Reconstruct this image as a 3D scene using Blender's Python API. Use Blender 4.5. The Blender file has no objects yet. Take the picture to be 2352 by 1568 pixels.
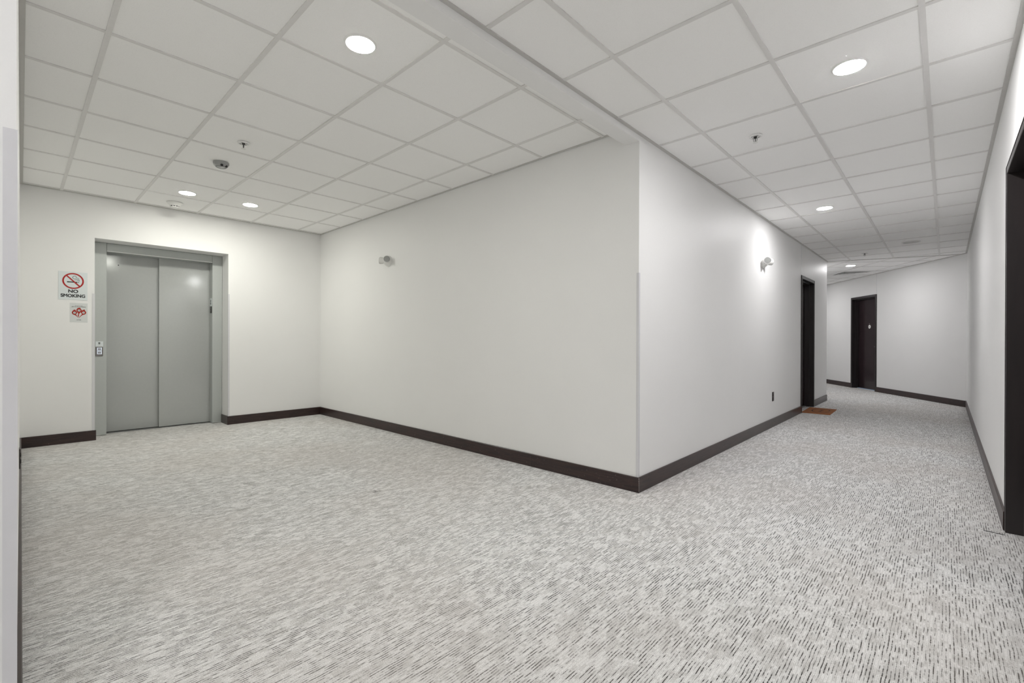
import bpy, bmesh, math, random
from mathutils import Vector, Matrix
random.seed(7)
S = bpy.context.scene
COL = S.collection
PI = math.pi

# ------------------------------------------------------------------ the place, in metres (floor z = 0)
CAM_Z = 1.1139
H_LOB, H_COR = 2.694, 2.6255          # lobby and corridor ceilings
XB, YA, XR, XE = -1.6473, 3.1229, 0.2642, -6.8715
BB_H, BB_T = 0.1106, 0.012            # baseboard
BEAM_X, BEAM_Z = -1.7635, 2.5804
Y_BACK = -6.5
END_B = 10.492                        # end of the corridor's left wall
BA = Vector((XR, 11.06))              # start of the wall along the bend
BD = Vector((-0.5668, 0.8238))        # direction of the bend
BN = Vector((0.8238, 0.5668))

# ------------------------------------------------------------------ nodes / materials
def newmat(name):
    m = bpy.data.materials.new(name); m.use_nodes = True
    nt = m.node_tree; nt.nodes.clear()
    out = nt.nodes.new('ShaderNodeOutputMaterial'); b = nt.nodes.new('ShaderNodeBsdfPrincipled')
    nt.links.new(b.outputs[0], out.inputs[0])
    return m, nt, b
def N(nt, t, **k):
    n = nt.nodes.new(t)
    for a, v in k.items():
        if a.startswith('i_'):
            key = a[2:]; key = int(key) if key.isdigit() else key
            n.inputs[key].default_value = v
        else: setattr(n, a, v)
    return n
def math_(nt, op, a, b=None, c=None, clamp=False):
    n = nt.nodes.new('ShaderNodeMath'); n.operation = op; n.use_clamp = clamp
    for i, v in enumerate((a, b, c)):
        if v is None: continue
        if isinstance(v, (int, float)): n.inputs[i].default_value = v
        else: nt.links.new(v, n.inputs[i])
    return n.outputs[0]
def mapr(nt, v, a, b, c=0.0, d=1.0, smooth=True):
    n = nt.nodes.new('ShaderNodeMapRange'); n.interpolation_type = 'SMOOTHSTEP' if smooth else 'LINEAR'
    nt.links.new(v, n.inputs[0])
    for i, x in enumerate((a, b, c, d)): n.inputs[i + 1].default_value = x
    return n.outputs[0]
def mixc(nt, f, a, b):
    n = nt.nodes.new('ShaderNodeMix'); n.data_type = 'RGBA'
    if isinstance(f, (int, float)): n.inputs[0].default_value = f
    else: nt.links.new(f, n.inputs[0])
    for i, v in ((6, a), (7, b)):
        if isinstance(v, tuple): n.inputs[i].default_value = (*v, 1) if len(v) == 3 else v
        else: nt.links.new(v, n.inputs[i])
    return n.outputs[2]
def pos(nt):
    return nt.nodes.new('ShaderNodeNewGeometry').outputs['Position']
def scaled(nt, v, x, y, z):
    n = N(nt, 'ShaderNodeVectorMath', operation='MULTIPLY'); n.inputs[1].default_value = (x, y, z)
    nt.links.new(v, n.inputs[0]); return n.outputs[0]
def noise(nt, v, scale=1.0, detail=2.0, rough=.5, out=0):
    n = N(nt, 'ShaderNodeTexNoise'); n.inputs['Scale'].default_value = scale
    n.inputs['Detail'].default_value = detail; n.inputs['Roughness'].default_value = rough
    nt.links.new(v, n.inputs['Vector']); return n.outputs[out]
def bump(nt, b, h, strength, dist):
    n = N(nt, 'ShaderNodeBump'); n.inputs['Strength'].default_value = strength; n.inputs['Distance'].default_value = dist
    nt.links.new(h, n.inputs['Height']); nt.links.new(n.outputs[0], b.inputs['Normal'])
def simple(name, col, rough=.5, metal=0.0, spec=.5, var=.06, vscale=60.0):
    """plain procedural surface: base colour broken up by a faint noise"""
    m, nt, b = newmat(name)
    f = noise(nt, pos(nt), vscale, 3)
    lo = tuple(c * (1 - var) for c in col); hi = tuple(min(1, c * (1 + var)) for c in col)
    nt.links.new(mixc(nt, f, lo, hi), b.inputs['Base Color'])
    b.inputs['Roughness'].default_value = rough; b.inputs['Metallic'].default_value = metal
    b.inputs['Specular IOR Level'].default_value = spec
    return m

def wall_mat(name, col):
    m, nt, b = newmat(name)
    p = pos(nt)
    f = noise(nt, p, 1.3, 3)
    g = noise(nt, p, 160, 2)
    c = mixc(nt, f, tuple(x * .97 for x in col), tuple(x * 1.02 for x in col))
    nt.links.new(mixc(nt, math_(nt, 'MULTIPLY', g, .12), c, tuple(x * .8 for x in col)), b.inputs['Base Color'])
    b.inputs['Roughness'].default_value = .50; b.inputs['Specular IOR Level'].default_value = .42
    # vinyl wallcovering: fine vertical grain and very shallow vertical unevenness
    v = noise(nt, scaled(nt, p, 60, 60, 1.2), 1, 2)
    w = noise(nt, scaled(nt, p, 3.0, 3.0, .05), 1, 1)
    h = math_(nt, 'ADD', math_(nt, 'MULTIPLY', v, .10), math_(nt, 'ADD', math_(nt, 'MULTIPLY', w, 2.0), math_(nt, 'MULTIPLY', g, .08)))
    bump(nt, b, h, .35, .0022)
    return m
M_WALL = wall_mat('wall_vinyl', (.845, .845, .838))

def tile_mat():
    m, nt, b = newmat('ceiling_tile')
    p = pos(nt)
    f = noise(nt, p, 220, 3, .7); g = noise(nt, p, 420, 1)
    pit = mapr(nt, g, .66, .75)
    c = mixc(nt, f, (.91, .908, .898), (.955, .953, .945))
    nt.links.new(mixc(nt, math_(nt, 'MULTIPLY', pit, .35), c, (.5, .49, .47)), b.inputs['Base Color'])
    b.inputs['Roughness'].default_value = .9; b.inputs['Specular IOR Level'].default_value = .2
    bump(nt, b, f, .3, .0015)
    return m
M_TILE = tile_mat()
M_GRID = simple('grid_steel', (.74, .73, .718), .45, 0, .5, .04, 30)
M_MOULD = simple('edge_moulding', (.55, .54, .52), .45, 0, .5, .04, 30)

def carpet_mat():
    m, nt, b = newmat('carpet_loop')
    p = pos(nt)
    sx = N(nt, 'ShaderNodeSeparateXYZ'); nt.links.new(p, sx.inputs[0])
    X, Y = sx.outputs[0], sx.outputs[1]
    def cxyz(a, b_, c=0.0):
        n = nt.nodes.new('ShaderNodeCombineXYZ')
        for i, v in enumerate((a, b_, c)):
            if isinstance(v, (int, float)): n.inputs[i].default_value = v
            else: nt.links.new(v, n.inputs[i])
        return n.outputs[0]
    wob = math_(nt, 'MULTIPLY', math_(nt, 'SUBTRACT', noise(nt, scaled(nt, p, 9, 14, 0), 1, 1), .5), .006)
    u = math_(nt, 'DIVIDE', math_(nt, 'ADD', X, wob), .0104)
    row = math_(nt, 'FLOOR', u); fu = math_(nt, 'FRACT', u)
    dist = math_(nt, 'ABSOLUTE', math_(nt, 'SUBTRACT', fu, .5))
    # dashes along y, a different sequence in every row
    d1 = noise(nt, cxyz(math_(nt, 'MULTIPLY', row, 17.31), math_(nt, 'MULTIPLY', Y, 13.0)), 1, 3, .62)
    d2 = noise(nt, cxyz(math_(nt, 'ADD', math_(nt, 'MULTIPLY', row, 9.77), 41.0), math_(nt, 'MULTIPLY', Y, 120.0), 3.3), 1, 1)
    # blocks a few centimetres across: some combed with lines, some plain, some speckled
    cell = N(nt, 'ShaderNodeTexVoronoi', distance='CHEBYCHEV'); cell.inputs['Scale'].default_value = 1.0; cell.inputs['Randomness'].default_value = .9
    nt.links.new(scaled(nt, p, 26, 14, 0), cell.inputs['Vector'])
    cs = N(nt, 'ShaderNodeSeparateColor'); nt.links.new(cell.outputs['Color'], cs.inputs[0])
    bn = noise(nt, scaled(nt, p, 22, 12, 0), 1, 2, .6)
    dens = math_(nt, 'MULTIPLY', mapr(nt, bn, .25, .50, .62, 1.0), mapr(nt, cs.outputs[0], .05, .09, .45, 1.0))
    thr = math_(nt, 'SUBTRACT', .622, math_(nt, 'MULTIPLY', dens, .215))
    dash = math_(nt, 'MULTIPLY', math_(nt, 'SUBTRACT', d1, thr), 6.5, clamp=True)
    beads = mapr(nt, d2, .30, .52, .50, 1.0)
    line = mapr(nt, dist, .10, .27, 1.0, 0.0)
    dark = math_(nt, 'MULTIPLY', math_(nt, 'MULTIPLY', dash, beads), line)
    gy = math_(nt, 'MAXIMUM', mapr(nt, noise(nt, cxyz(math_(nt, 'MULTIPLY', row, 5.13), math_(nt, 'MULTIPLY', Y, 24.0), 9.1), 1, 1), .54, .62),
               mapr(nt, cs.outputs[2], .91, .95))
    spk = noise(nt, p, 300, 3, .75)
    spk_zone = mapr(nt, cs.outputs[1], .84, .88)
    groove = mapr(nt, dist, .30, .50, 0.0, 1.0)
    light = mixc(nt, mapr(nt, spk, .3, .7), (.58, .577, .57), (.95, .948, .94))
    c = mixc(nt, math_(nt, 'MULTIPLY', gy, .36), light, (.40, .393, .375))
    beige = mixc(nt, mapr(nt, spk, .38, .62), (.34, .33, .315), (.80, .79, .775))
    c = mixc(nt, math_(nt, 'MULTIPLY', spk_zone, .45), c, beige)
    c = mixc(nt, math_(nt, 'MULTIPLY', groove, .34), c, (.30, .292, .28))
    c = mixc(nt, math_(nt, 'MULTIPLY', dark, math_(nt, 'SUBTRACT', .95, math_(nt, 'MULTIPLY', spk_zone, .30))), c, (.030, .029, .028))
    big = noise(nt, p, .7, 2)
    c = mixc(nt, mapr(nt, big, .38, .66, 0, .24), c, (.50, .445, .40))
    sd = N(nt, 'ShaderNodeVectorMath', operation='DISTANCE'); nt.links.new(p, sd.inputs[0]); sd.inputs[1].default_value = (-3.06, 1.8135, 0)
    st = math_(nt, 'MULTIPLY', mapr(nt, sd.outputs['Value'], .012, .045, 1.0, 0.0), mapr(nt, noise(nt, p, 55, 2), .42, .6))
    c = mixc(nt, math_(nt, 'MULTIPLY', st, .75), c, (.06, .055, .05))       # small old spot
    nt.links.new(c, b.inputs['Base Color'])
    b.inputs['Roughness'].default_value = .95; b.inputs['Specular IOR Level'].default_value = .15
    h = math_(nt, 'SUBTRACT', math_(nt, 'MULTIPLY', spk, .5), math_(nt, 'ADD', dark, math_(nt, 'MULTIPLY', groove, .3)))
    bump(nt, b, h, .35, .002)
    return m
M_CARPET = carpet_mat()

def espresso(name, axis_scale, rough=.33, scuff=0.0, base=(.021, .0125, .0125), hi=(.048, .026, .023)):
    m, nt, b = newmat(name)
    p = pos(nt)
    f = noise(nt, scaled(nt, p, *axis_scale), 1, 4, .6)
    c = mixc(nt, mapr(nt, f, .3, .72), base, hi)
    s = mapr(nt, noise(nt, p, 85, 0), .80, .83)          # small scuffs
    nt.links.new(mixc(nt, math_(nt, 'MULTIPLY', s, scuff), c, (.20, .17, .155)), b.inputs['Base Color'])
    b.inputs['Roughness'].default_value = rough; b.inputs['Specular IOR Level'].default_value = .5
    bump(nt, b, f, .08, .001)
    return m
M_BASE = espresso('baseboard_espresso', (6, 6, 90), .33, .45)
M_JAMB = espresso('frame_espresso_paint', (14, 14, 2), .36, 0, (.020, .016, .016), (.027, .021, .021))
M_LEAF = espresso('door_veneer', (40, 40, 1.5), .20, 0, (.018, .0105, .013), (.034, .020, .023))
M_STEEL = simple('elevator_paint', (.47, .493, .48), .24, .12, .5, .03, 45)
M_STEELP = simple('elevator_panel_paint', (.445, .459, .45), .115, .10, .24, .03, 45)
M_DARK = simple('black_plastic', (.012, .012, .012), .35)
M_SILL = simple('sill_aluminium', (.5, .5, .5), .35, .9)
M_WHITE = simple('white_plastic', (.80, .80, .78), .35, 0, .5, .02)
M_TRIM = simple('light_trim', (.82, .82, .81), .4, 0, .5, .02)
M_GREY = simple('grey_plastic', (.20, .20, .195), .4, 0, .5, .05)
M_LENS = simple('lamp_lens', (.36, .365, .355), .25, 0, .5, .35, 900)
M_SMOKE = simple('grey_dome', (.36, .365, .36), .22, 0, .5, .05)
M_BROWN = simple('brown_device', (.022, .016, .015), .4)
M_CHROME = simple('chrome', (.65, .65, .66), .2, 1.0)
M_GUARD = simple('guard_vinyl', (.66, .66, .68), .35, 0, .5, .03, 25)
M_SIGN = simple('sign_plastic', (.70, .745, .755), .35, 0, .5, .015)
M_PAPER = simple('paper', (.66, .68, .675), .6, 0, .3, .015)
M_RED = simple('sign_red', (.40, .012, .010), .45)
M_FLAME = simple('flame_red', (.38, .030, .018), .5, 0, .4, .15, 90)
M_INK = simple('ink_black', (.012, .013, .014), .5)
M_INKG = simple('ink_grey', (.10, .11, .11), .5)
M_PANEL = simple('panel_bronze', (.20, .185, .18), .35, .3)
M_BUTTON = simple('button_face', (.34, .34, .37), .4)
M_DAYLIGHT = simple('threshold_daylight', (.55, .72, .95), .3, 0)  # blue daylight leaking under the far door, painted into the threshold colour

def glow(name, col, strength):
    m, nt, b = newmat(name)
    b.inputs['Base Color'].default_value = (.9, .9, .9, 1)
    b.inputs['Emission Color'].default_value = (*col, 1); b.inputs['Emission Strength'].default_value = strength
    return m
LAMP = 62.0
M_GLOW_L = glow('lamp_lobby', (1.0, .99, .915), LAMP * .98)
M_GLOW_C = glow('lamp_corridor', (1.0, .985, .995), LAMP * 1.46)
M_GLOW_D = glow('lamp_corridor_far', (1.0, .985, .995), LAMP * 1.02)
M_GLOW_E = glow('lamp_elevator', (1.0, .99, .905), LAMP * .78)
M_BTN = glow('button_ring', (.62, .78, 1.0), .10)

def mat_mat():
    m, nt, b = newmat('coir')
    p = pos(nt); f = noise(nt, p, 420, 3, .7)
    nt.links.new(mixc(nt, mapr(nt, f, .3, .7), (.15, .048, .014), (.46, .17, .055)), b.inputs['Base Color'])
    b.inputs['Roughness'].default_value = .95
    bump(nt, b, f, .6, .004)
    return m
M_COIR = mat_mat()

# ------------------------------------------------------------------ mesh helpers
def obj(name, bm, mat, parent=None, smooth=False, mtx=None):
    me = bpy.data.meshes.new(name)
    bmesh.ops.recalc_face_normals(bm, faces=bm.faces[:])
    if smooth:
        for f in bm.faces: f.smooth = True
    bm.to_mesh(me); bm.free()
    me.materials.append(mat)
    if smooth: 
        try: me.set_sharp_from_angle(angle=math.radians(35))
        except Exception: pass
    o = bpy.data.objects.new(name, me); COL.objects.link(o)
    if parent: o.parent = parent
    if mtx is not None: o.matrix_local = mtx
    return o
def tag(o, label, cat, group=None, kind=None):
    o['label'] = label; o['category'] = cat
    if group: o['group'] = group
    if kind: o['kind'] = kind
    return o
def thing(name, label, cat, mtx, group=None, kind=None):
    o = bpy.data.objects.new(name, None); COL.objects.link(o)
    o.empty_display_size = .1; o.matrix_world = mtx
    return tag(o, label, cat, group, kind)
def dup(root, mtx, label):
    r = root.copy(); COL.objects.link(r); r.matrix_world = mtx; r['label'] = label
    for ch in list(root.children):
        c = ch.copy(); COL.objects.link(c); c.parent = r
        for g in list(ch.children):
            d = g.copy(); COL.objects.link(d); d.parent = c
    return r
def box(bm, x0, x1, y0, y1, z0, z1, bev=0.0, seg=1):
    r = bmesh.ops.create_cube(bm, size=1.0)
    vs = r['verts']
    for v in vs:
        v.co = Vector((x0 + (v.co.x + .5) * (x1 - x0), y0 + (v.co.y + .5) * (y1 - y0), z0 + (v.co.z + .5) * (z1 - z0)))
    if bev:
        es = {e for v in vs for e in v.link_edges}
        bmesh.ops.bevel(bm, geom=list(es), offset=bev, segments=seg, affect='EDGES', profile=.5)
def lathe(bm, prof, seg=40, mtx=None, cap0=False, cap1=False):
    """profile of (radius, z) turned about z"""
    rings = []
    for r, z in prof:
        ring = []
        for k in range(seg):
            a = 2 * PI * k / seg
            co = Vector((r * math.cos(a), r * math.sin(a), z))
            ring.append(bm.verts.new(mtx @ co if mtx else co))
        rings.append(ring)
    for a, b in zip(rings, rings[1:]):
        for k in range(seg):
            bm.faces.new((a[k], a[(k + 1) % seg], b[(k + 1) % seg], b[k]))
    if cap0: bm.faces.new(rings[0][::-1])
    if cap1: bm.faces.new(rings[-1])
def prism(bm, poly, z0, z1):
    a = [bm.verts.new((x, y, z0)) for x, y in poly]; b = [bm.verts.new((x, y, z1)) for x, y in poly]
    n = len(poly)
    bm.faces.new(a[::-1]); bm.faces.new(b)
    for i in range(n): bm.faces.new((a[i], a[(i + 1) % n], b[(i + 1) % n], b[i]))
def tube(bm, pts, r, seg=10):
    pts = [Vector(p) for p in pts]; rings = []
    for i, p in enumerate(pts):
        t = (pts[min(i + 1, len(pts) - 1)] - pts[max(i - 1, 0)]).normalized()
        u = t.orthogonal().normalized() if i == 0 else (rings_u - t * rings_u.dot(t)).normalized()
        rings_u = u; w = t.cross(u)
        rings.append([bm.verts.new(p + (u * math.cos(2 * PI * k / seg) + w * math.sin(2 * PI * k / seg)) * r) for k in range(seg)])
    for a, b in zip(rings, rings[1:]):
        for k in range(seg): bm.faces.new((a[k], a[(k + 1) % seg], b[(k + 1) % seg], b[k]))
    bm.faces.new(rings[0][::-1]); bm.faces.new(rings[-1])
def clip(poly, half):
    """Sutherland-Hodgman against a list of (nx, ny, d): keep n.p <= d"""
    for nx, ny, d in half:
        out = []
        for i in range(len(poly)):
            p, q = poly[i], poly[(i + 1) % len(poly)]
            a, b = nx * p[0] + ny * p[1] - d, nx * q[0] + ny * q[1] - d
            if a <= 0: out.append(p)
            if (a < 0 < b) or (b < 0 < a):
                t = a / (a - b); out.append((p[0] + t * (q[0] - p[0]), p[1] + t * (q[1] - p[1])))
        poly = out
        if len(poly) < 3: return []
    return poly
def halves(poly):
    """half planes of a counter-clockwise convex polygon"""
    hs = []
    for i in range(len(poly)):
        p, q = poly[i], poly[(i + 1) % len(poly)]
        dx, dy = q[0] - p[0], q[1] - p[1]; l = math.hypot(dx, dy)
        nx, ny = dy / l, -dx / l; hs.append((nx, ny, nx * p[0] + ny * p[1]))
    return hs
def frame3(o, x, y, z):
    m = Matrix.Identity(4)
    for i, v in enumerate((x, y, z)):
        for j in range(3): m[j][i] = v[j]
    for j in range(3): m[j][3] = o[j]
    return m
def wall_frame(p, d, z=0.0):
    """local x along the wall, y out into the room, z up"""
    return frame3((p[0], p[1], z), (d[0], d[1], 0), (-d[1], d[0], 0), (0, 0, 1))
def sign_frame(p, right, z):
    """local x to the reader's right, y up, z out of the wall"""
    r = Vector((right[0], right[1], 0)); return frame3((p[0], p[1], z), r, (0, 0, 1), r.cross(Vector((0, 0, 1))))

# ------------------------------------------------------------------ room shell
def wall(name, label, p0, d, length, thick, z1, holes=(), e0=0.0, e1=0.0, z0=0.0):
    """front face through p0 along d, room on the left of d; back face lies thick behind it; e0/e1 shift the back ends (mitres)"""
    d = Vector(d).normalized(); n = Vector((-d.y, d.x))
    xs = sorted({0.0, length, *[h[0] for h in holes], *[h[1] for h in holes]})
    zs = sorted({z0, z1, *[h[2] for h in holes], *[h[3] for h in holes]})
    zs = [z for z in zs if z0 <= z <= z1]
    bm = bmesh.new(); cache = {}
    def V(i, j, back):
        k = (i, j, back)
        if k not in cache:
            s = xs[i]
            if back: s += e0 if i == 0 else e1 if i == len(xs) - 1 else 0
            q = Vector(p0) + d * s - (n * thick if back else n * 0)
            cache[k] = bm.verts.new((q.x, q.y, zs[j]))
        return cache[k]
    def solid(i, j):
        if not (0 <= i < len(xs) - 1 and 0 <= j < len(zs) - 1): return False
        cx, cz = (xs[i] + xs[i + 1]) / 2, (zs[j] + zs[j + 1]) / 2
        return not any(h[0] < cx < h[1] and h[2] < cz < h[3] for h in holes)
    for i in range(len(xs) - 1):
        for j in range(len(zs) - 1):
            if not solid(i, j): continue
            bm.faces.new((V(i, j, 0), V(i + 1, j, 0), V(i + 1, j + 1, 0), V(i, j + 1, 0)))
            bm.faces.new((V(i, j, 1), V(i, j + 1, 1), V(i + 1, j + 1, 1), V(i + 1, j, 1)))
            for (a, b_, ok) in (((i, j), (i, j + 1), solid(i - 1, j)), ((i + 1, j), (i + 1, j + 1), solid(i + 1, j)),
                                ((i, j), (i + 1, j), solid(i, j - 1)), ((i, j + 1), (i + 1, j + 1), solid(i, j + 1))):
                if not ok: bm.faces.new((V(*a, 0), V(*b_, 0), V(*b_, 1), V(*a, 1)))
    return tag(obj(name, bm, M_WALL), label, 'wall', kind='structure')

WT = 2.86
# lobby: the wall seen edge-on at the left, the elevator wall, the long wall of the central block
OP0, OP1, OPZ = 0.588, 1.895, 2.2365
lw0, lw1 = Vector((XB, -.001)), Vector((XE, .0195))
wall('wall_left', 'off-white wall running away at the far left edge of the lobby', lw1, lw0 - lw1, (lw0 - lw1).length, .12, WT, e1=-.12)
wall('wall_near', 'off-white corridor wall with a clear corner guard at the left edge', (XB, -.001), (0, -1), -Y_BACK, .12, WT, e0=.12)
wall('wall_rear', 'off-white wall at the end of the lobby around the grey elevator', (XE, YA), (0, -1), YA + .15, .262, WT,
     holes=[(YA - OP1, YA - OP0, 0, OPZ)], e0=-.2)
wall('wall_middle', 'long plain off-white wall right of the elevator lobby', (XB, YA), (-1, 0), XB - XE, .2, WT, e0=.2, e1=.2)
DB0, DB1, DTOP = 8.345, 9.325, 2.15          # apartment door in the corridor's left wall
wall('wall_corridor', 'off-white corridor wall right of the outer corner, with a black door', (XB, END_B), (0, -1), END_B - YA, .2, WT,
     holes=[(END_B - DB1 + .02, END_B - DB0 - .02, 0, DTOP - .02)], e0=-.12, e1=-.2)
DR0, DR1, DRT = 3.02, 4.00, 2.150            # door in the right wall
wall('wall_right', 'off-white wall along the right edge of the corridor', (XR, Y_BACK), (0, 1), 11.06 - Y_BACK, .2, WT,
     holes=[(DR0 - Y_BACK + .02, DR1 - Y_BACK - .02, 0, DRT - .02)], e1=.06)
SB0, SB1, DBT = 2.44, 3.425, 2.175           # door in the slanting wall
wall('wall_bend', 'slanting off-white wall at the far end of the corridor', BA, BD, 9.0, .2, WT,
     holes=[(SB0 + .02, SB1 - .02, 0, DBT - .02)], e0=-.06)
bi = Vector((XB, END_B))
wall('wall_inner', 'hidden wall of the central block beyond the corridor bend', bi + BD * 8.2, -BD, 8.2, .2, WT, e1=.12)
wall('wall_end', 'wall closing the passage beyond the bend', BA + BD * 8.8, -BN, 2.2, .12, WT)
wall('wall_back', 'wall closing the corridor behind the camera', (XB - .1, Y_BACK + .02), (1, 0), XR - XB + .2, .12, WT)

bm = bmesh.new(); prism(bm, [(-8.2, -6.8), (1.4, -6.8), (1.4, 20.5), (-8.2, 20.5)], -.05, 0)
floor = tag(obj('floor', bm, M_CARPET), 'light grey loop-pile carpet with broken dark stripes', 'floor', kind='structure')
bm = bmesh.new()
for a, b_ in (((.168, 3.912), (.215, 3.905)), ((.215, 3.905), (.255, 3.900))):
    box(bm, a[0], b_[0], min(a[1], b_[1]) - .003, max(a[1], b_[1]) + .0005, 0, .0015)
obj('seam_gap', bm, M_DARK, floor)

# ceilings: lay-in tiles above a grid of T-bars
def ceiling(name, label, poly, h, ax, lines_a, lines_b, holes=()):
    """poly counter-clockwise; ax = direction of the a-lines; a-lines at offsets along the normal, b-lines along ax"""
    ax = Vector(ax).normalized(); nx = Vector((-ax.y, ax.x)); hs = halves(poly)
    bm = bmesh.new()
    full = [Vector(p) for p in poly]
    if not holes:
        prism(bm, poly, h + .005, h + .03)
    else:
        (ca, cb, sa, sb, r), = holes                      # one tile with a round cut-out
        c = ax * ca + nx * cb
        strips = [[(nx, cb - sb / 2)], [(-nx, -(cb + sb / 2))],
                  [(ax, ca - sa / 2), (-nx, -(cb - sb / 2)), (nx, cb + sb / 2)], [(-ax, -(ca + sa / 2)), (-nx, -(cb - sb / 2)), (nx, cb + sb / 2)]]
        for st in strips:
            pp = clip([tuple(p) for p in full], [(v.x, v.y, d) for v, d in st])
            if pp: prism(bm, pp, h + .005, h + .03)
        n = 48; inner, outer = [], []
        for k in range(n):
            a = 2 * PI * k / n; dx, dy = math.cos(a), math.sin(a)
            t = min((sa / 2) / max(abs(dx), 1e-6), (sb / 2) / max(abs(dy), 1e-6))
            q = c + ax * dx * r + nx * dy * r; inner.append(bm.verts.new((q.x, q.y, h + .005)))
            q = c + ax * dx * t + nx * dy * t; outer.append(bm.verts.new((q.x, q.y, h + .005)))
        for k in range(n):
            bm.faces.new((inner[k], inner[(k + 1) % n], outer[(k + 1) % n], outer[k]))
    o = tag(obj(name, bm, M_TILE), label, 'ceiling', kind='structure')
    bm = bmesh.new(); w = .012
    def band(c, along, across, off, z0):
        p = [c + along * -30 + across * (off - w), c + along * 30 + across * (off - w), c + along * 30 + across * (off + w), c + along * -30 + across * (off + w)]
        q = clip([tuple(v) for v in p], hs)
        if q: prism(bm, q, z0, h + .0055)
    for f in lines_a: band(Vector((0, 0)), ax, nx, f, h)
    for f in lines_b: band(Vector((0, 0)), nx, -ax, -f, h + .0003)
    obj('ceiling_grid', bm, M_GRID, o)
    bm = bmesh.new()
    for i in range(len(poly)):
        p, q = Vector(poly[i]), Vector(poly[(i + 1) % len(poly)])
        t = (q - p).normalized(); n = Vector((-t.y, t.x))
        s = clip([tuple(p - t * .05), tuple(q + t * .05), tuple(q + t * .05 + n * .022), tuple(p - t * .05 + n * .022)], hs)
        if s: prism(bm, s, h - .0012 - .0002 * i, h + .0056)
    obj('edge_moulding', bm, M_MOULD, o)
    return o
ceiling('ceiling', 'white tiled ceiling over the elevator lobby', [(XE, .0195), (BEAM_X, 0), (BEAM_X, YA), (XE, YA)], H_LOB, (1, 0),
        [-.2888 + .6109 * i for i in range(1, 6)], [-1.9461 - .6076 * j for j in range(0, 9)])
MIT = BA + BD * .11
C4 = (-.386, 9.265)
ceiling('ceiling', 'white tiled ceiling along the corridor', [(XB, Y_BACK), (XR, Y_BACK), (XR, 11.06), tuple(MIT), (XB, 10.508)], H_COR, (0, 1),
        [1.2971, .6902, .0833], [2.1723 + .6159 * j for j in range(-14, 15)],
        holes=[(C4[1], -C4[0], .46, .46, .094)])
e1 = BA + BD * 8.8; e2 = bi + BD * 8.2
ceiling('ceiling', 'white tiled ceiling beyond the slanting joint of the corridor', [(XB, 10.508), tuple(MIT), tuple(e1), tuple(e2)], H_COR, BD,
        [-5.5625, -6.1721, -4.953], [10.93 + .6096 * j for j in range(-3, 14)])
bm = bmesh.new(); box(bm, BEAM_X, XB, .0004, YA, BEAM_Z, 2.86)
tag(obj('trim_1', bm, M_WALL), 'painted bulkhead beam across the ceiling between lobby and corridor', 'beam', kind='structure')

# baseboards
def baseboard(name, label, segs):
    """segments (start, end, mitre at start, mitre at end); room on the left; mitre +1 outer corner, -1 inner corner"""
    bm = bmesh.new(); z1 = BB_H
    for p, q, m0, m1 in segs:
        p, q = Vector(p), Vector(q); d = (q - p).normalized(); n = Vector((-d.y, d.x))
        prof = [(0, 0), (BB_T, 0), (BB_T, z1 - .004), (BB_T - .003, z1), (0, z1)]
        a = [bm.verts.new((*(p + n * t - d * t * m0), z)) for t, z in prof]; b_ = [bm.verts.new((*(q + n * t + d * t * m1), z)) for t, z in prof]
        bm.faces.new(a); bm.faces.new(b_[::-1])
        for i in range(5): bm.faces.new((a[i], b_[i], b_[(i + 1) % 5], a[(i + 1) % 5]))
    return tag(obj(name, bm, M_BASE), label, 'baseboard', kind='structure')
baseboard('baseboard_left', 'dark brown baseboard along the lobby wall at the left edge', [((XE, .0195), (XB, -.001), -1, 0)])
baseboard('baseboard_rear', 'dark brown baseboard on the elevator wall', [((XE, YA), (XE, OP1), -1, 1), ((XE, OP1), (-7.13, OP1), 1, 0), ((XE, OP0 + .012), (XE, .0195), 0, -1)])
JX = -2.6847
bmid = baseboard('baseboard_middle', 'long dark brown baseboard under the plain middle wall', [((XB, YA), (JX + .0008, YA), 1, 0), ((JX - .0008, YA), (XE, YA), 0, -1)])
bm = bmesh.new(); box(bm, JX - .0018, JX + .0018, YA - .0126, YA, .003, BB_H - .003); obj('joint_line', bm, simple('joint_filler', (.06, .045, .04), .5), bmid)
bcor = baseboard('baseboard_corridor', 'dark brown baseboard along the corridor wall left of the doormat',
          [((XB, DB0), (XB, YA), 0, 1), ((XB, END_B), (XB, DB1), .3, 0)])
bm = bmesh.new()
for z0, z1, w_ in ((.099, .108, .0022), (.083, .093, .0018), (.070, .078, .0012), (.010, .068, .0006)): box(bm, XB + BB_T - w_, XB + BB_T + .0003, YA - BB_T - .0003, YA - BB_T + w_, z0, z1)
obj('chipped_edge', bm, simple('bare_board', (.50, .46, .43), .7), bcor)
baseboard('baseboard_right', 'dark brown baseboard along the right-hand wall', [((XR, Y_BACK), (XR, DR0), 0, 0), ((XR, DR1), (XR, 11.06), 0, -.3)])
pa = lambda s: tuple(BA + BD * s)
baseboard('baseboard_bend', 'dark brown baseboard on the slanting far wall', [(pa(0), pa(SB0), -.3, 0), (pa(SB1), pa(8.8), 0, 0)])
baseboard('baseboard_inner', 'dark baseboard on the block side beyond the bend', [(tuple(bi + BD * 8.2), tuple(bi), 0, .3)])

# wallcovering joints above two door frames
bm = bmesh.new(); box(bm, XB, XB + .0022, DB0 + .002, DB0 + .009, DTOP + .004, H_COR - .003)
tag(obj('trim_2', bm, M_GUARD), 'thin vertical joint from the corridor door frame up to the ceiling', 'trim', kind='structure')
bm = bmesh.new(); box(bm, 0, .008, 0, .0022, DBT + .004, H_COR - .003)
tag(obj('trim_3', bm, M_GUARD, mtx=wall_frame(pa(SB0 + .004), BD)), 'thin vertical joint above the far door frame', 'trim', kind='structure')

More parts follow.
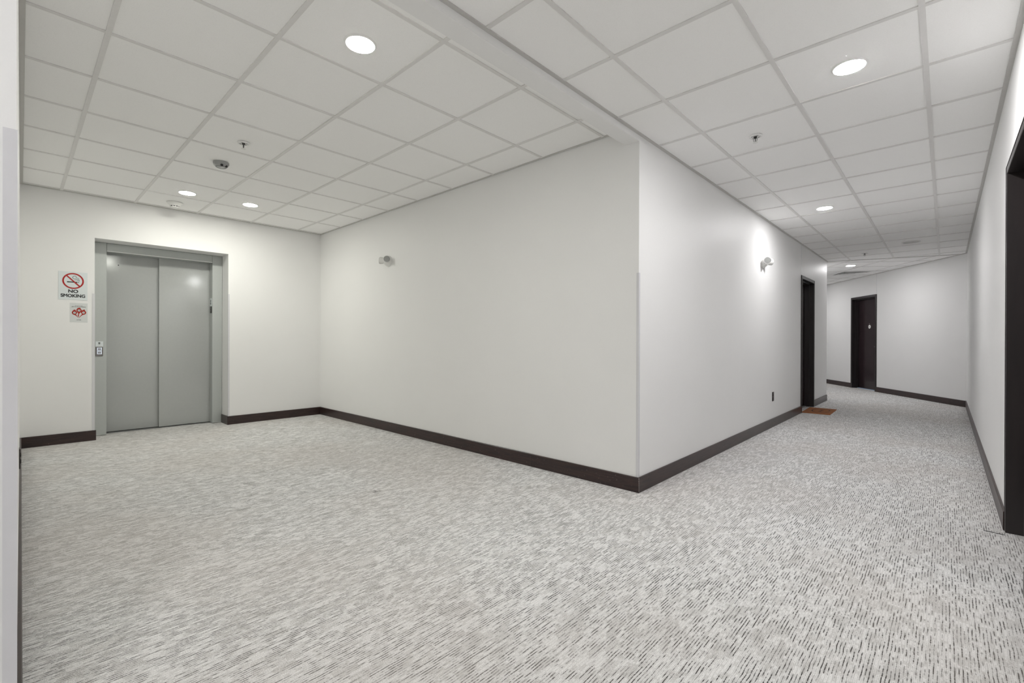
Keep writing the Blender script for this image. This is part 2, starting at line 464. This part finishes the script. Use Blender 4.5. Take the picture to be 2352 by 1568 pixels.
# ------------------------------------------------------------------ apartment doors
def door(name, label, p, d, width, top, number=False, lever_side=0, proud=.012, deep=0.0):
    """local x along the wall from p, y into the room; the leaf sits deep in a steel frame"""
    t = thing(name, label, 'door', wall_frame(p, d), kind='structure')
    f, bm = .05, bmesh.new()
    for x0, x1 in ((0, f), (width - f, width)):
        box(bm, x0, x1, -.19 - deep, proud, 0, top, .002)
        s0, s1 = (f - .002, f + .016) if x0 == 0 else (width - f - .016, width - f + .002)
        box(bm, s0, s1, -.128 - deep, -.055 - deep, 0, top - f + .002, .0015)
    box(bm, f - .002, width - f + .002, -.19 - deep, proud - .0002, top - f, top - .0002, .002)
    box(bm, f, width - f, -.1278 - deep, -.0552 - deep, top - f - .016, top - f + .002, .0015)
    fr = obj('door_frame', bm, M_JAMB, t)
    bm = bmesh.new()                                           # quirk line along the edge of the frame face
    for x0, x1 in ((.011, .0145), (width - .0145, width - .011)): box(bm, x0, x1, proud - .0002, proud + .0022, 0, top - .011)
    box(bm, .011, width - .011, proud - .0002, proud + .0022, top - .0145, top - .011)
    obj('frame_bead', bm, M_JAMB, fr)
    bm = bmesh.new(); box(bm, f + .003, width - f - .003, -.174 - deep, -.130 - deep, .012, top - f - .003, .0015)
    leaf = obj('door_leaf', bm, M_LEAF, t)
    bm = bmesh.new(); box(bm, f, width - f, -.178 - deep, -.10 - deep, 0, .008, .002)
    obj('threshold', bm, M_DAYLIGHT if number else M_GREY, t)
    hx = width - f - .07 if lever_side else f + .07
    sgn = -1 if lever_side else 1
    bm = bmesh.new()
    lathe(bm, [(.026, 0), (.026, .006), (.012, .009), (.010, .045)], 24, frame3((hx, -.130 - deep, 1.0), (1, 0, 0), (0, 0, -1), (0, 1, 0)), cap1=True)
    tube(bm, [(hx, -.088 - deep, 1.0), (hx + sgn * .05, -.086 - deep, 1.0), (hx + sgn * .11, -.090 - deep, .999)], .008)
    lv = obj('lever_handle', bm, M_CHROME, t, True)
    if number:
        cx = width / 2
        F = frame3((cx, -.130, 1.462), (1, 0, 0), (0, 0, -1), (0, 1, 0))
        bm = bmesh.new(); lathe(bm, [(.043, 0), (.043, .003), (.040, .0045)], 32, F, cap1=True)
        disc = obj('number_disc', bm, M_WHITE, t, True)
        bm = bmesh.new(); lathe(bm, [(.013, .0044), (.013, .0052)], 20, F, cap1=True); obj('disc_mark', bm, M_GREY, disc)
        bm = bmesh.new(); lathe(bm, [(.010, 0), (.010, .004), (.006, .005)], 16, frame3((cx, -.130, 1.528), (1, 0, 0), (0, 0, -1), (0, 1, 0)), cap1=True)
        obj('peephole', bm, M_CHROME, t, True)
    return t
door('door_1', 'black apartment door beside the coir doormat on the corridor wall', (XB, DB1), (0, -1), DB1 - DB0, DTOP, lever_side=1)
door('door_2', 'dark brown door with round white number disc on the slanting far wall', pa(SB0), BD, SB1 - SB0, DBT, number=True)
door('door_3', 'dark door frame cut off by the right edge of the picture', (XR, DR0), (0, 1), DR1 - DR0, DRT, proud=.006, deep=.055)

# ------------------------------------------------------------------ elevator
el = thing('elevator', 'grey two-panel elevator doorway set into the lobby wall', 'elevator', Matrix.Translation((XE, (OP0 + OP1) / 2, 0)))
EL = Matrix.Translation((-XE, -(OP0 + OP1) / 2, 0))
def epart(name, bm, mat, parent=None, smooth=False):
    bmesh.ops.transform(bm, matrix=EL, verts=bm.verts[:])
    return obj(name, bm, mat, parent or el, smooth)
XF = -7.135                                                   # front of the jambs
JL, JR, HZ = .714, 1.7800, 2.138
bm = bmesh.new(); box(bm, -7.42, XF, OP0 + .0005, JL, .004, OPZ - .0008, .002); jl = epart('jamb', bm, M_STEEL)
bm = bmesh.new(); box(bm, -7.42, XF, JR, OP1 - .0005, .004, OPZ - .0008, .002); jr = epart('jamb', bm, M_STEEL)
bm = bmesh.new(); box(bm, -7.42, XF - .0006, JL + .0012, JR - .0012, HZ, OPZ - .001, .004, 2); hd_ = epart('header', bm, M_STEEL)
bm = bmesh.new(); box(bm, XF - .004, XF + .0012, JL + .0012, JR - .0012, HZ - .0008, HZ + .009, .0015); epart('header_lip', bm, simple('lip_steel', (.72, .73, .72), .35, .4), hd_)
bm = bmesh.new(); box(bm, -7.292, -7.256, 1.227, JR + .02, .010, HZ + .02, .002); epart('door_panel', bm, M_STEELP)
bm = bmesh.new(); box(bm, -7.345, -7.300, JL - .02, 1.25, .010, HZ + .02, .002); dl = epart('door_panel', bm, M_STEELP)
bm = bmesh.new(); lathe(bm, [(.006, 0), (.006, .002)], 16, frame3((-7.300, .838, 2.010), (0, 1, 0), (0, 0, 1), (1, 0, 0)), cap1=True); epart('keyhole', bm, M_DARK, dl)
bm = bmesh.new(); box(bm, -7.42, -7.215, JL, JR, .0005, .004); epart('sill', bm, M_SILL)
# call panel on the left jamb
def cbox(name, y0, y1, z0, z1, x0, x1, mat, parent, bev=.0008):
    bm = bmesh.new(); box(bm, XF + x0, XF + x1, y0, y1, z0, z1, bev); return epart(name, bm, mat, parent)
pan = cbox('call_panel', .617, .682, .922, 1.028, 0, .009, M_PANEL, None, .0015)
pla = cbox('call_plate', .618, .684, 1.029, 1.090, 0, .004, M_SIGN, None)
bm = bmesh.new(); lathe(bm, [(.0095, 0), (.0095, .0006)], 20, frame3((XF + .004, .650, 1.071), (0, 1, 0), (0, 0, 1), (1, 0, 0)), cap1=True)
box(bm, XF + .0042, XF + .0047, .6475, .6525, 1.056, 1.066)
epart('plate_emblem', bm, M_INKG, pla)
cbox('plate_text', .637, .663, 1.0515, 1.0535, .004, .0046, M_INKG, pla, 0)
for zc in (1.0005, .9605):
    bt = bmesh.new(); y0, y1, h = .6315, .6705, .0165
    for (a, b_, c, d_) in ((y0, y1, zc + h - .0038, zc + h), (y0, y1, zc - h, zc - h + .0038), (y0, y0 + .0038, zc - h, zc + h), (y1 - .0038, y1, zc - h, zc + h)):
        box(bt, XF + .008, XF + .0118, a, b_, c, d_)
    epart('button_ring', bt, M_BTN, pan)
    bm = bmesh.new(); box(bm, XF + .008, XF + .011, y0 + .0035, y1 - .0035, zc - h + .0035, zc + h - .0035); epart('call_button', bm, M_BUTTON, pan)
# lantern on the inner side of the right jamb, facing the opening
lan = bmesh.new(); box(lan, -7.235, -7.155, JR - .004, JR, 1.562, 1.668, .001); la = epart('lantern', lan, M_SIGN)
bm = bmesh.new()
for zc, s in ((1.643, 1), (1.588, -1)):
    a = [bm.verts.new(v) for v in ((-7.22, JR - .0046, zc - s * .018), (-7.17, JR - .0046, zc - s * .018), (-7.195, JR - .0046, zc + s * .016))]
    bm.faces.new(a)
bm2 = bm; box(bm, -7.205, -7.185, JR - .0046, JR - .004, 1.600, 1.628); epart('lantern_arrows', bm, M_INKG, la)
bm = bmesh.new(); box(bm, -7.225, -7.165, JR - .006, JR, 1.470, 1.558, .001); ld = epart('floor_display', bm, M_DARK)
for z0, z1 in ((1.536, 1.543), (1.500, 1.505)):
    bm = bmesh.new(); box(bm, -7.20, -7.19, JR - .0066, JR - .006, z0, z1); epart('display_segment', bm, M_SIGN, ld)

# ------------------------------------------------------------------ corner guards
def guard(label, p, d1, d2, z0, z1, w1=.020, w2=.020, t=.0022):
    """clear vinyl angle: legs of w1 along d1 and w2 along d2 from the wall corner p"""
    p, d1, d2 = Vector(p), Vector(d1).normalized(), Vector(d2).normalized()
    n1, n2 = -d2, -d1                                         # outward normals of the two faces
    o = p + n1 * t + n2 * t
    poly = [p + d1 * w1, p + d1 * w1 + n1 * t, o, p + d2 * w2 + n2 * t, p + d2 * w2, p]
    bm = bmesh.new(); prism(bm, [tuple(v) for v in poly], z0, z1)
    return tag(obj('corner_guard', bm, M_GUARD), label, 'corner guard', 'clear corner guards on the wall edges')
guard('clear vinyl corner guard on the near wall edge at far left', (XB, -.001), (0, -1), (-1, 0), BB_H * 0 + .002, 1.621, .0225, .0225)
guard('clear vinyl corner guard on the outer corner of the middle wall', (XB, YA), (-1, 0), (0, 1), BB_H + .001, 1.6156, .018, .018)
guard('clear vinyl corner guard left of the elevator, beside the signs', (XE, OP0), (0, -1), (-1, 0), BB_H + .001, 1.618, .021, .021)
guard('clear vinyl corner guard on the right edge of the elevator recess', (XE, OP1), (0, 1), (-1, 0), BB_H + .001, 1.712, .016, .016)

# ------------------------------------------------------------------ ceiling fittings
DN = lambda x, y, h: frame3((x, y, h), (1, 0, 0), (0, -1, 0), (0, 0, -1))   # local z points down from the ceiling
def lamp(label, x, y, h, mat):
    t = thing('recessed_downlight', label, 'ceiling light', DN(x, y, h), 'round ceiling lights')
    bm = bmesh.new(); lathe(bm, [(.0845, -.0052), (.0835, -.0040), (.0740, .0028), (.0732, .0028)], 48); obj('trim_ring', bm, M_TRIM, t, True)
    bm = bmesh.new(); lathe(bm, [(.0735, .0026), (.0730, .0032), (.067, .0038), (.050, .0044), (.028, .0047), (.006, .0048)], 48, cap1=True); obj('lens', bm, mat, t, True)
    return t
L0 = lamp('lit round ceiling light in the lobby beside the beam', -2.29, 1.254, H_LOB, M_GLOW_L)
lamp('lit round ceiling light left of the pair before the elevator', -5.98, 1.2553, H_LOB, M_GLOW_E)
lamp('lit round ceiling light right of the pair before the elevator', -5.955, 1.8686, H_LOB, M_GLOW_E)
C0 = lamp('lit round ceiling light nearest the camera in the right corridor', -.392, 3.132, H_COR, M_GLOW_C)
lamp('lit round light midway along the corridor ceiling, above the wall emergency light', -1.0066, 6.256, H_COR, M_GLOW_D)
lamp('small lit round light beside the square air diffuser', -1.3837, 11.3415, H_COR, M_GLOW_D)
lamp('round ceiling light just behind the camera, out of view', -.387, -.60, H_COR, M_GLOW_D)
dup(C0, DN(-1.0, -3.68, H_COR), 'round ceiling light further back in the corridor, out of view')
q = BD * 13.1 + BN * 5.26
lamp('round ceiling light round the bend, hidden by the block', q.x, q.y, H_COR, M_GLOW_D)
# the switched-off one
t = thing('recessed_downlight', 'unlit round ceiling light near the far corner of the corridor', 'ceiling light', DN(*C4, H_COR), 'round ceiling lights')
bm = bmesh.new(); lathe(bm, [(.110, -.004), (.110, .003), (.104, .006), (.095, .006), (.092, .002)], 48); obj('trim_ring', bm, M_TRIM, t, True)
bm = bmesh.new(); lathe(bm, [(.0925, .003), (.085, -.03), (.068, -.065)], 48); obj('reflector', bm, M_WHITE, t, True)
bm = bmesh.new(); lathe(bm, [(.069, -.064), (.05, -.060), (.004, -.058)], 40, cap1=True); obj('lens', bm, M_GREY, t, True)

def sprinkler(label, x, y, h, r=.043):
    t = thing('fire_sprinkler', label, 'sprinkler', DN(x, y, h), 'ceiling fire sprinklers')
    bm = bmesh.new(); lathe(bm, [(r, -.003), (r, .0045), (r * .96, .0065), (r * .80, .0075), (r * .74, .0050), (r * .34, .0042), (r * .30, .001)], 44); ec = obj('escutcheon', bm, M_TRIM, t, True)
    for k in range(4):
        bm = bmesh.new()
        pts = [(r * .60 * math.cos(PI * k / 2 + .80 + i * .16 - .32), r * .60 * math.sin(PI * k / 2 + .80 + i * .16 - .32)) for i in range(5)]
        for p_, q_ in zip(pts, pts[1:]):
            d = (Vector(q_) - Vector(p_)).normalized(); nn = Vector((-d.y, d.x)) * r * .10
            bm.faces.new([bm.verts.new((*v, .0052)) for v in (Vector(p_) - nn, Vector(q_) - nn, Vector(q_) + nn, Vector(p_) + nn)])
        obj('air_slot', bm, M_GREY, ec)
    bm = bmesh.new(); lathe(bm, [(r * .31, 0), (.0095, .010), (.0075, .015), (.005, .017)], 24, cap1=True); obj('sprinkler_body', bm, M_DARK, t, True)
    bm = bmesh.new()
    for s in (-1, 1): tube(bm, [(s * .009, 0, .012), (s * .013, 0, .024), (s * .010, 0, .036), (s * .003, 0, .044)], .002, 8)
    obj('frame_arms', bm, M_GREY, t, True)
    bm = bmesh.new(); lathe(bm, [(.0022, .014), (.0028, .028), (.0022, .044)], 12); obj('glass_bulb', bm, M_DARK, t, True)
    bm = bmesh.new(); lathe(bm, [(.004, .042), (.017, .0455), (.0175, .0468), (.004, .0475)], 28, cap0=True, cap1=True); obj('deflector', bm, M_WHITE, t, True)
    return t
s0 = sprinkler('white sprinkler head in the lobby ceiling above the grey dome', -4.124, 1.2435, H_LOB)
dup(s0, DN(-1.030, 3.722, H_COR), 'white sprinkler head in the corridor ceiling near the outer corner')
dup(s0, DN(-1.018, 9.93, H_COR), 'tiny sprinkler head at the far end of the corridor ceiling')

t = thing('dome_detector', 'grey dome fixture with two dark spots on the lobby ceiling', 'detector', DN(-4.735, 1.2465, H_LOB))
bm = bmesh.new(); lathe(bm, [(.062, -.003), (.062, .010), (.060, .014)], 44); obj('base_ring', bm, M_SMOKE, t, True)
bm = bmesh.new(); lathe(bm, [(.059, .013), (.056, .024), (.046, .036), (.040, .038), (.036, .037), (.020, .040), (.004, .041)], 44, cap1=True); dm = obj('dome', bm, M_SMOKE, t, True)
for az in (8, -42):
    a = math.radians(az); F = Matrix.Translation((.047 * math.cos(a), .047 * math.sin(a), .031))
    bm = bmesh.new(); lathe(bm, [(.0005, -.012)] + [(.012 * math.cos(e), .012 * math.sin(e)) for e in (-1.2, -.8, -.4, 0, .4, .8, 1.2)] + [(.0005, .012)], 20, F)
    obj('sensor_eye', bm, M_DARK, dm, True)
bm = bmesh.new(); lathe(bm, [(.0375, .0365), (.0395, .0405), (.0420, .0370)], 36); obj('dome_rim', bm, M_GREY, dm, True)

t = thing('smoke_detector', 'white cone smoke detector on the ceiling before the elevator', 'smoke detector', DN(-6.515, 1.2465, H_LOB))
bm = bmesh.new(); lathe(bm, [(.078, -.003), (.078, .004), (.066, .012), (.050, .034), (.046, .038)], 44); obj('base', bm, M_WHITE, t, True)
bm = bmesh.new(); lathe(bm, [(.043, .036), (.043, .048)], 44); obj('vent_band', bm, M_DARK, t, True)
bm = bmesh.new(); lathe(bm, [(.046, .047), (.046, .052), (.036, .058), (.010, .060), (.003, .060)], 44, cap1=True); obj('cap', bm, M_WHITE, t, True)
bm = bmesh.new()
for k in range(10):
    a = 2 * PI * k / 10; box(bm, .042 * math.cos(a) - .003, .042 * math.cos(a) + .003, .042 * math.sin(a) - .003, .042 * math.sin(a) + .003, .037, .048)
obj('vent_ribs', bm, M_WHITE, t)

# square ceiling diffuser beyond the bend
dc = BD * 11.235 + BN * 5.8672
t = thing('air_diffuser', 'square white air diffuser in the ceiling beyond the bend', 'air vent', frame3((dc.x, dc.y, H_COR), (BD.x, BD.y, 0), (BN.x, BN.y, 0), (0, 0, 1)))
def sq_ring(bm, prof):
    rings = [[bm.verts.new((sx * r, sy * r, z)) for sx, sy in ((-1, -1), (1, -1), (1, 1), (-1, 1))] for r, z in prof]
    for a, b_ in zip(rings, rings[1:]):
        for k in range(4): bm.faces.new((a[k], a[(k + 1) % 4], b_[(k + 1) % 4], b_[k]))
    return rings
bm = bmesh.new(); sq_ring(bm, [(.300, .004), (.300, -.004), (.262, -.006), (.255, .0035)]); obj('vent_frame', bm, M_TRIM, t)
bm = bmesh.new(); r = sq_ring(bm, [(.256, .0042), (.01, .0042)]); bm.faces.new(r[-1]); obj('vent_throat', bm, simple('throat_grey', (.42, .42, .415), .6), t)
for k, r0 in enumerate((.235, .175, .115)):
    bm = bmesh.new(); sq_ring(bm, [(r0 + .004, -.015), (r0 - .003, -.017), (r0 - .046, .0015), (r0 - .040, .0030), (r0 + .004, -.015)]); obj('vane', bm, M_TRIM, t)
bm = bmesh.new(); r = sq_ring(bm, [(.050, -.004), (.062, -.020), (.052, -.022), (.004, -.022)]); bm.faces.new(r[-1]); obj('vent_core', bm, M_TRIM, t)

# ------------------------------------------------------------------ wall fittings
def emergency(label, p, right, z):
    t = thing('emergency_spotlight', label, 'emergency light', sign_frame(p, right, z), 'twin-head emergency lights')
    bm = bmesh.new(); lathe(bm, [(.066, 0), (.066, .012), (.062, .022), (.052, .038), (.044, .050), (.028, .060), (.004, .063)], 44, cap1=True); obj('base', bm, M_WHITE, t, True)
    for s in (-1, 1):
        ax = Vector((s * .84, .10, .54)).normalized(); u = ax.orthogonal().normalized(); v = ax.cross(u)
        F = frame3(Vector((s * .014, .002, .034)), u, v, ax)
        bm = bmesh.new(); lathe(bm, [(.026, 0), (.034, .020), (.040, .045), (.0425, .066), (.0425, .074), (.0385, .0755), (.0380, .072)], 40, F)
        hd = obj('lamp_head', bm, M_WHITE, t, True)
        bm = bmesh.new(); lathe(bm, [(.0382, .0725), (.030, .0736), (.012, .0742), (.003, .0742)], 36, F, cap1=True); obj('lens', bm, M_LENS, hd, True)
    return t
em = emergency('white twin-head emergency light on the plain middle wall', (-5.0, YA), (1, 0), 2.085)
dup(em, sign_frame((XB, 6.277), (0, 1), 2.085), 'white twin-head emergency light on the corridor wall')

def outlet(label, p, right, z):
    t = thing('wall_outlet', label, 'outlet', sign_frame(p, right, z), 'brown duplex outlets')
    bm = bmesh.new(); box(bm, -.037, .037, -.060, .060, 0, .006, .002); obj('cover_plate', bm, M_BROWN, t)
    for s in (-1, 1):
        bm = bmesh.new(); lathe(bm, [(.0165, .004), (.0165, .0085), (.015, .0092)], 24, frame3((0, s * .0195, 0), (1, 0, 0), (0, .82, 0), (0, 0, 1)), cap1=True)
        sk = obj('socket', bm, M_BROWN, t, True)
        bm = bmesh.new()
        for dx in (-.0063, .0063): box(bm, dx - .0011, dx + .0011, s * .0195 - .002, s * .0195 + .006, .009, .0095)
        obj('slots', bm, M_DARK, sk)
    return t
ot = outlet('small brown outlet low on the corridor wall before the door', (XB, 6.756), (0, 1), .394)
dup(ot, sign_frame((-4.10, .0095), (-1, 0), .392), 'brown outlet seen edge-on low on the far left wall')

# doormat
t = thing('doormat', 'brown coir doormat with dark oval mark before the corridor door', 'doormat', Matrix.Translation((-1.468, 8.765, 0)) @ Matrix.Rotation(math.radians(1.5), 4, 'Z'))
bm = bmesh.new(); box(bm, -.188, .188, -.355, .355, 0, .012, .004, 2); obj('mat', bm, M_COIR, t)
bm = bmesh.new()
n = 44
def mark(pts, w):
    for a, b_ in zip(pts, pts[1:]):
        a, b_ = Vector(a), Vector(b_); d = (b_ - a).normalized(); nn = Vector((-d.y, d.x)) * w
        vs = [bm.verts.new((*v, .0126)) for v in (a - nn, b_ - nn, b_ + nn, a + nn)]; bm.faces.new(vs)
mark([(.115 * math.cos(2 * PI * k / n) + .02, .235 * math.sin(2 * PI * k / n)) for k in range(n + 1) if k % 11], .007)
for k in range(-3, 4): mark([(.02 + .03 * math.sin(k * 1.7), k * .045 - .018), (.03 - .03 * math.sin(k * 1.7), k * .045 + .018)], .008)
obj('printed_mark', bm, simple('mat_print', (.03, .015, .008), .9), t)

# ------------------------------------------------------------------ signs by the elevator
def text(body, size, cx, cy, z, mat, parent, name, bold=0.0, sx=1.0):
    cu = bpy.data.curves.new(name, 'FONT'); cu.body = body; cu.size = size; cu.align_x = 'CENTER'; cu.bevel_depth = bold; cu.bevel_resolution = 0; cu.extrude = .0002; cu.resolution_u = 4
    o = bpy.data.objects.new(name, cu); COL.objects.link(o)
    dg = bpy.context.evaluated_depsgraph_get(); me = bpy.data.meshes.new_from_object(o.evaluated_get(dg))
    bpy.data.objects.remove(o); bpy.data.curves.remove(cu)
    me.name = name; me.materials.clear(); me.materials.append(mat)
    r = bpy.data.objects.new(name, me); COL.objects.link(r); r.parent = parent
    r.matrix_local = Matrix.Translation((cx, cy, z)) @ Matrix.Diagonal((sx, 1, 1, 1))
    return r
def ribbon(bm, pts, w, z):
    """flat stroke of half-width w through pts"""
    pts = [Vector(p) for p in pts]; L, R_ = [], []
    for i, p in enumerate(pts):
        d = (pts[min(i + 1, len(pts) - 1)] - pts[max(i - 1, 0)]).normalized(); nn = Vector((-d.y, d.x)) * w
        L.append(bm.verts.new((*(p + nn), z))); R_.append(bm.verts.new((*(p - nn), z)))
    for i in range(len(pts) - 1): bm.faces.new((L[i], R_[i], R_[i + 1], L[i + 1]))
def poly(bm, pts, z):
    bm.faces.new([bm.verts.new((*p, z)) for p in pts])
def smoothp(pts, n=6):
    out = []
    P = [Vector(p) for p in pts]
    for i in range(len(P) - 1):
        p0, p1, p2, p3 = P[max(i - 1, 0)], P[i], P[i + 1], P[min(i + 2, len(P) - 1)]
        for k in range(n):
            t = k / n
            out.append(.5 * ((2 * p1) + (p2 - p0) * t + (2 * p0 - 5 * p1 + 4 * p2 - p3) * t * t + (3 * p1 - p0 - 3 * p2 + p3) * t ** 3))
    out.append(P[-1]); return out

SW, SH = .2288, .302
sg = thing('no_smoking_sign', 'white no smoking sign with red prohibition circle left of the elevator', 'sign', sign_frame((XE, .4146), (0, 1), 1.690))
bm = bmesh.new(); box(bm, -SW / 2, SW / 2, -SH / 2, SH / 2, 0, .003, .0008); plate = obj('sign_plate', bm, M_SIGN, sg)
cyc, rr = .052, .0785
bm = bmesh.new(); ribbon(bm, [(rr * math.cos(2 * PI * k / 64), cyc + rr * math.sin(2 * PI * k / 64)) for k in range(65)], .0068, .0040)
a = math.radians(133)
ribbon(bm, [(rr * math.cos(a), cyc + rr * math.sin(a)), (-rr * math.cos(a), cyc - rr * math.sin(a))], .0062, .0042)
obj('prohibition_circle', bm, M_RED, plate)
bm = bmesh.new(); poly(bm, [(-.0480, .0345), (.0325, .0345), (.0325, .0450), (-.0480, .0450)], .0036)
for x0 in (.0365, .0425): poly(bm, [(x0, .0345), (x0 + .0035, .0345), (x0 + .0035, .0450), (x0, .0450)], .0036)
ribbon(bm, smoothp([(.049, .052), (.046, .066), (.034, .071), (.020, .076), (.006, .075), (-.003, .083), (-.002, .096), (.004, .104)]), .0017, .0036)
ribbon(bm, smoothp([(.041, .052), (.038, .059), (.026, .063), (.010, .066)]), .0015, .0036)
ribbon(bm, smoothp([(.004, .104), (.016, .108), (.023, .099), (.024, .090), (.036, .084), (.047, .075)]), .0017, .0036)
obj('cigarette_symbol', bm, M_INK, plate)
text('NO', .0470, 0, -.0740, .0044, M_INK, plate, 'sign_lettering', .0012, 1.08)
text('SMOKING', .0470, 0, -.1220, .0044, M_INK, plate, 'sign_lettering', .0012, .925)

FW, FH = .1415, .209
sg = thing('fire_sign', 'small white notice with three red flames below the no smoking sign', 'sign', sign_frame((XE, .4590), (0, 1), 1.4020))
bm = bmesh.new(); box(bm, -FW / 2, FW / 2, -FH / 2, FH / 2, 0, .0012); pap = obj('notice_sheet', bm, M_PAPER, sg)
text('IN CASE OF FIRE', .0082, .0, .0725, .0014, M_INK, pap, 'notice_lettering', .0001)
text('ELEVATORS ARE OUT OF SERVICE', .0086, 0, .0605, .0014, M_INK, pap, 'notice_lettering', .0003, .86)
text('USE STAIRS', .0074, 0, -.0805, .0014, M_INK, pap, 'notice_lettering', .0002)
bm = bmesh.new()
def flame(cx, cy, r, tip, tail):
    """drop around (cx, cy): pointed tip above, tail running down to the common root"""
    right = smoothp([tip, (cx + r * .62, cy + r * .85), (cx + r * 1.02, cy - r * .05), (cx + r * .62, cy - r * .98), *tail[0]], 5)
    left = smoothp([tip, (cx - r * .52, cy + r * 1.05), (cx - r * 1.02, cy + r * .05), (cx - r * .66, cy - r * .98), *tail[1]], 5)
    n = min(len(right), len(left))
    R_ = [bm.verts.new((*right[int(i * (len(right) - 1) / (n - 1))], .0016)) for i in range(1, n)]
    L_ = [bm.verts.new((*left[int(i * (len(left) - 1) / (n - 1))], .0016)) for i in range(1, n)]
    t = bm.verts.new((*tip, .0016)); bm.faces.new((t, L_[0], R_[0]))
    for i in range(n - 2): bm.faces.new((L_[i], L_[i + 1], R_[i + 1], R_[i]))
flame(.0025, .0270, .0215, (.0100, .0560), ([(.0035, -.012), (.0010, -.030), (.0040, -.0440)], [(-.0045, -.012), (-.0085, -.030), (-.0020, -.0440)]))
flame(-.0335, .0020, .0210, (-.0320, .0340), ([(-.0120, -.0360), (.0005, -.0545)], [(-.0260, -.0300), (-.0025, -.0545)]))
flame(.0385, .0060, .0210, (.0460, .0380), ([(.0280, -.0260), (.0035, -.0545)], [(.0140, -.0310), (.0010, -.0545)]))
obj('flame_emblem', bm, M_FLAME, pap)
for cx, cy in ((.0025, .0245), (-.0335, -.0010), (.0385, .0030)):
    bm = bmesh.new(); lathe(bm, [(.0112, .0015), (.0112, .0020)], 28, Matrix.Translation((cx, cy, 0)), cap1=True); dk = obj('flame_disc', bm, M_PAPER, pap)
    bm = bmesh.new(); ribbon(bm, [(cx + .0114 * math.cos(2 * PI * k / 32), cy + .0114 * math.sin(2 * PI * k / 32)) for k in range(33)], .0007, .0023)
    for i in range(3): poly(bm, [(cx - .006 + .0035 * i, cy - .004 + .003 * i), (cx + .006, cy - .004 + .003 * i), (cx + .006, cy - .002 + .003 * i), (cx - .006 + .0035 * i, cy - .002 + .003 * i)], .0023)
    obj('disc_symbol', bm, M_INKG, dk)

# ------------------------------------------------------------------ world, camera, view
w = bpy.data.worlds.new('World'); S.world = w; w.use_nodes = True
w.node_tree.nodes['Background'].inputs[0].default_value = (.02, .02, .022, 1); w.node_tree.nodes['Background'].inputs[1].default_value = .2
cam = bpy.data.cameras.new('camera'); co = bpy.data.objects.new('camera', cam); COL.objects.link(co)
cam.sensor_fit = 'HORIZONTAL'; cam.sensor_width = 36.0; cam.lens = 16.2891; cam.clip_start = .02; cam.clip_end = 100
R = [[0.7301848349748531, -0.0034938560701625017, 0.6832407333747804], [0.6832428785994678, -0.000723621842671687, -0.7301908279446833], [0.0030455895750645286, 0.9999936346503363, 0.0018587745830146267]]
m = Matrix(R).to_4x4(); m.translation = (0, 0, CAM_Z); co.matrix_world = m
S.camera = co
S.view_settings.view_transform = 'Standard'; S.view_settings.look = 'None'; S.view_settings.gamma = 1.0; S.view_settings.use_curve_mapping = False
S.view_settings.exposure = 2.27
S.cycles.use_denoising = True
S.cycles.max_bounces = 8; S.cycles.diffuse_bounces = 7; S.cycles.use_adaptive_sampling = True; S.cycles.adaptive_threshold = .05; S.cycles.adaptive_min_samples = 16; S.cycles.use_light_tree = False; S.cycles.glossy_bounces = 4
S.cycles.sample_clamp_indirect = 6.0
S.cycles.caustics_reflective = False; S.cycles.caustics_refractive = False
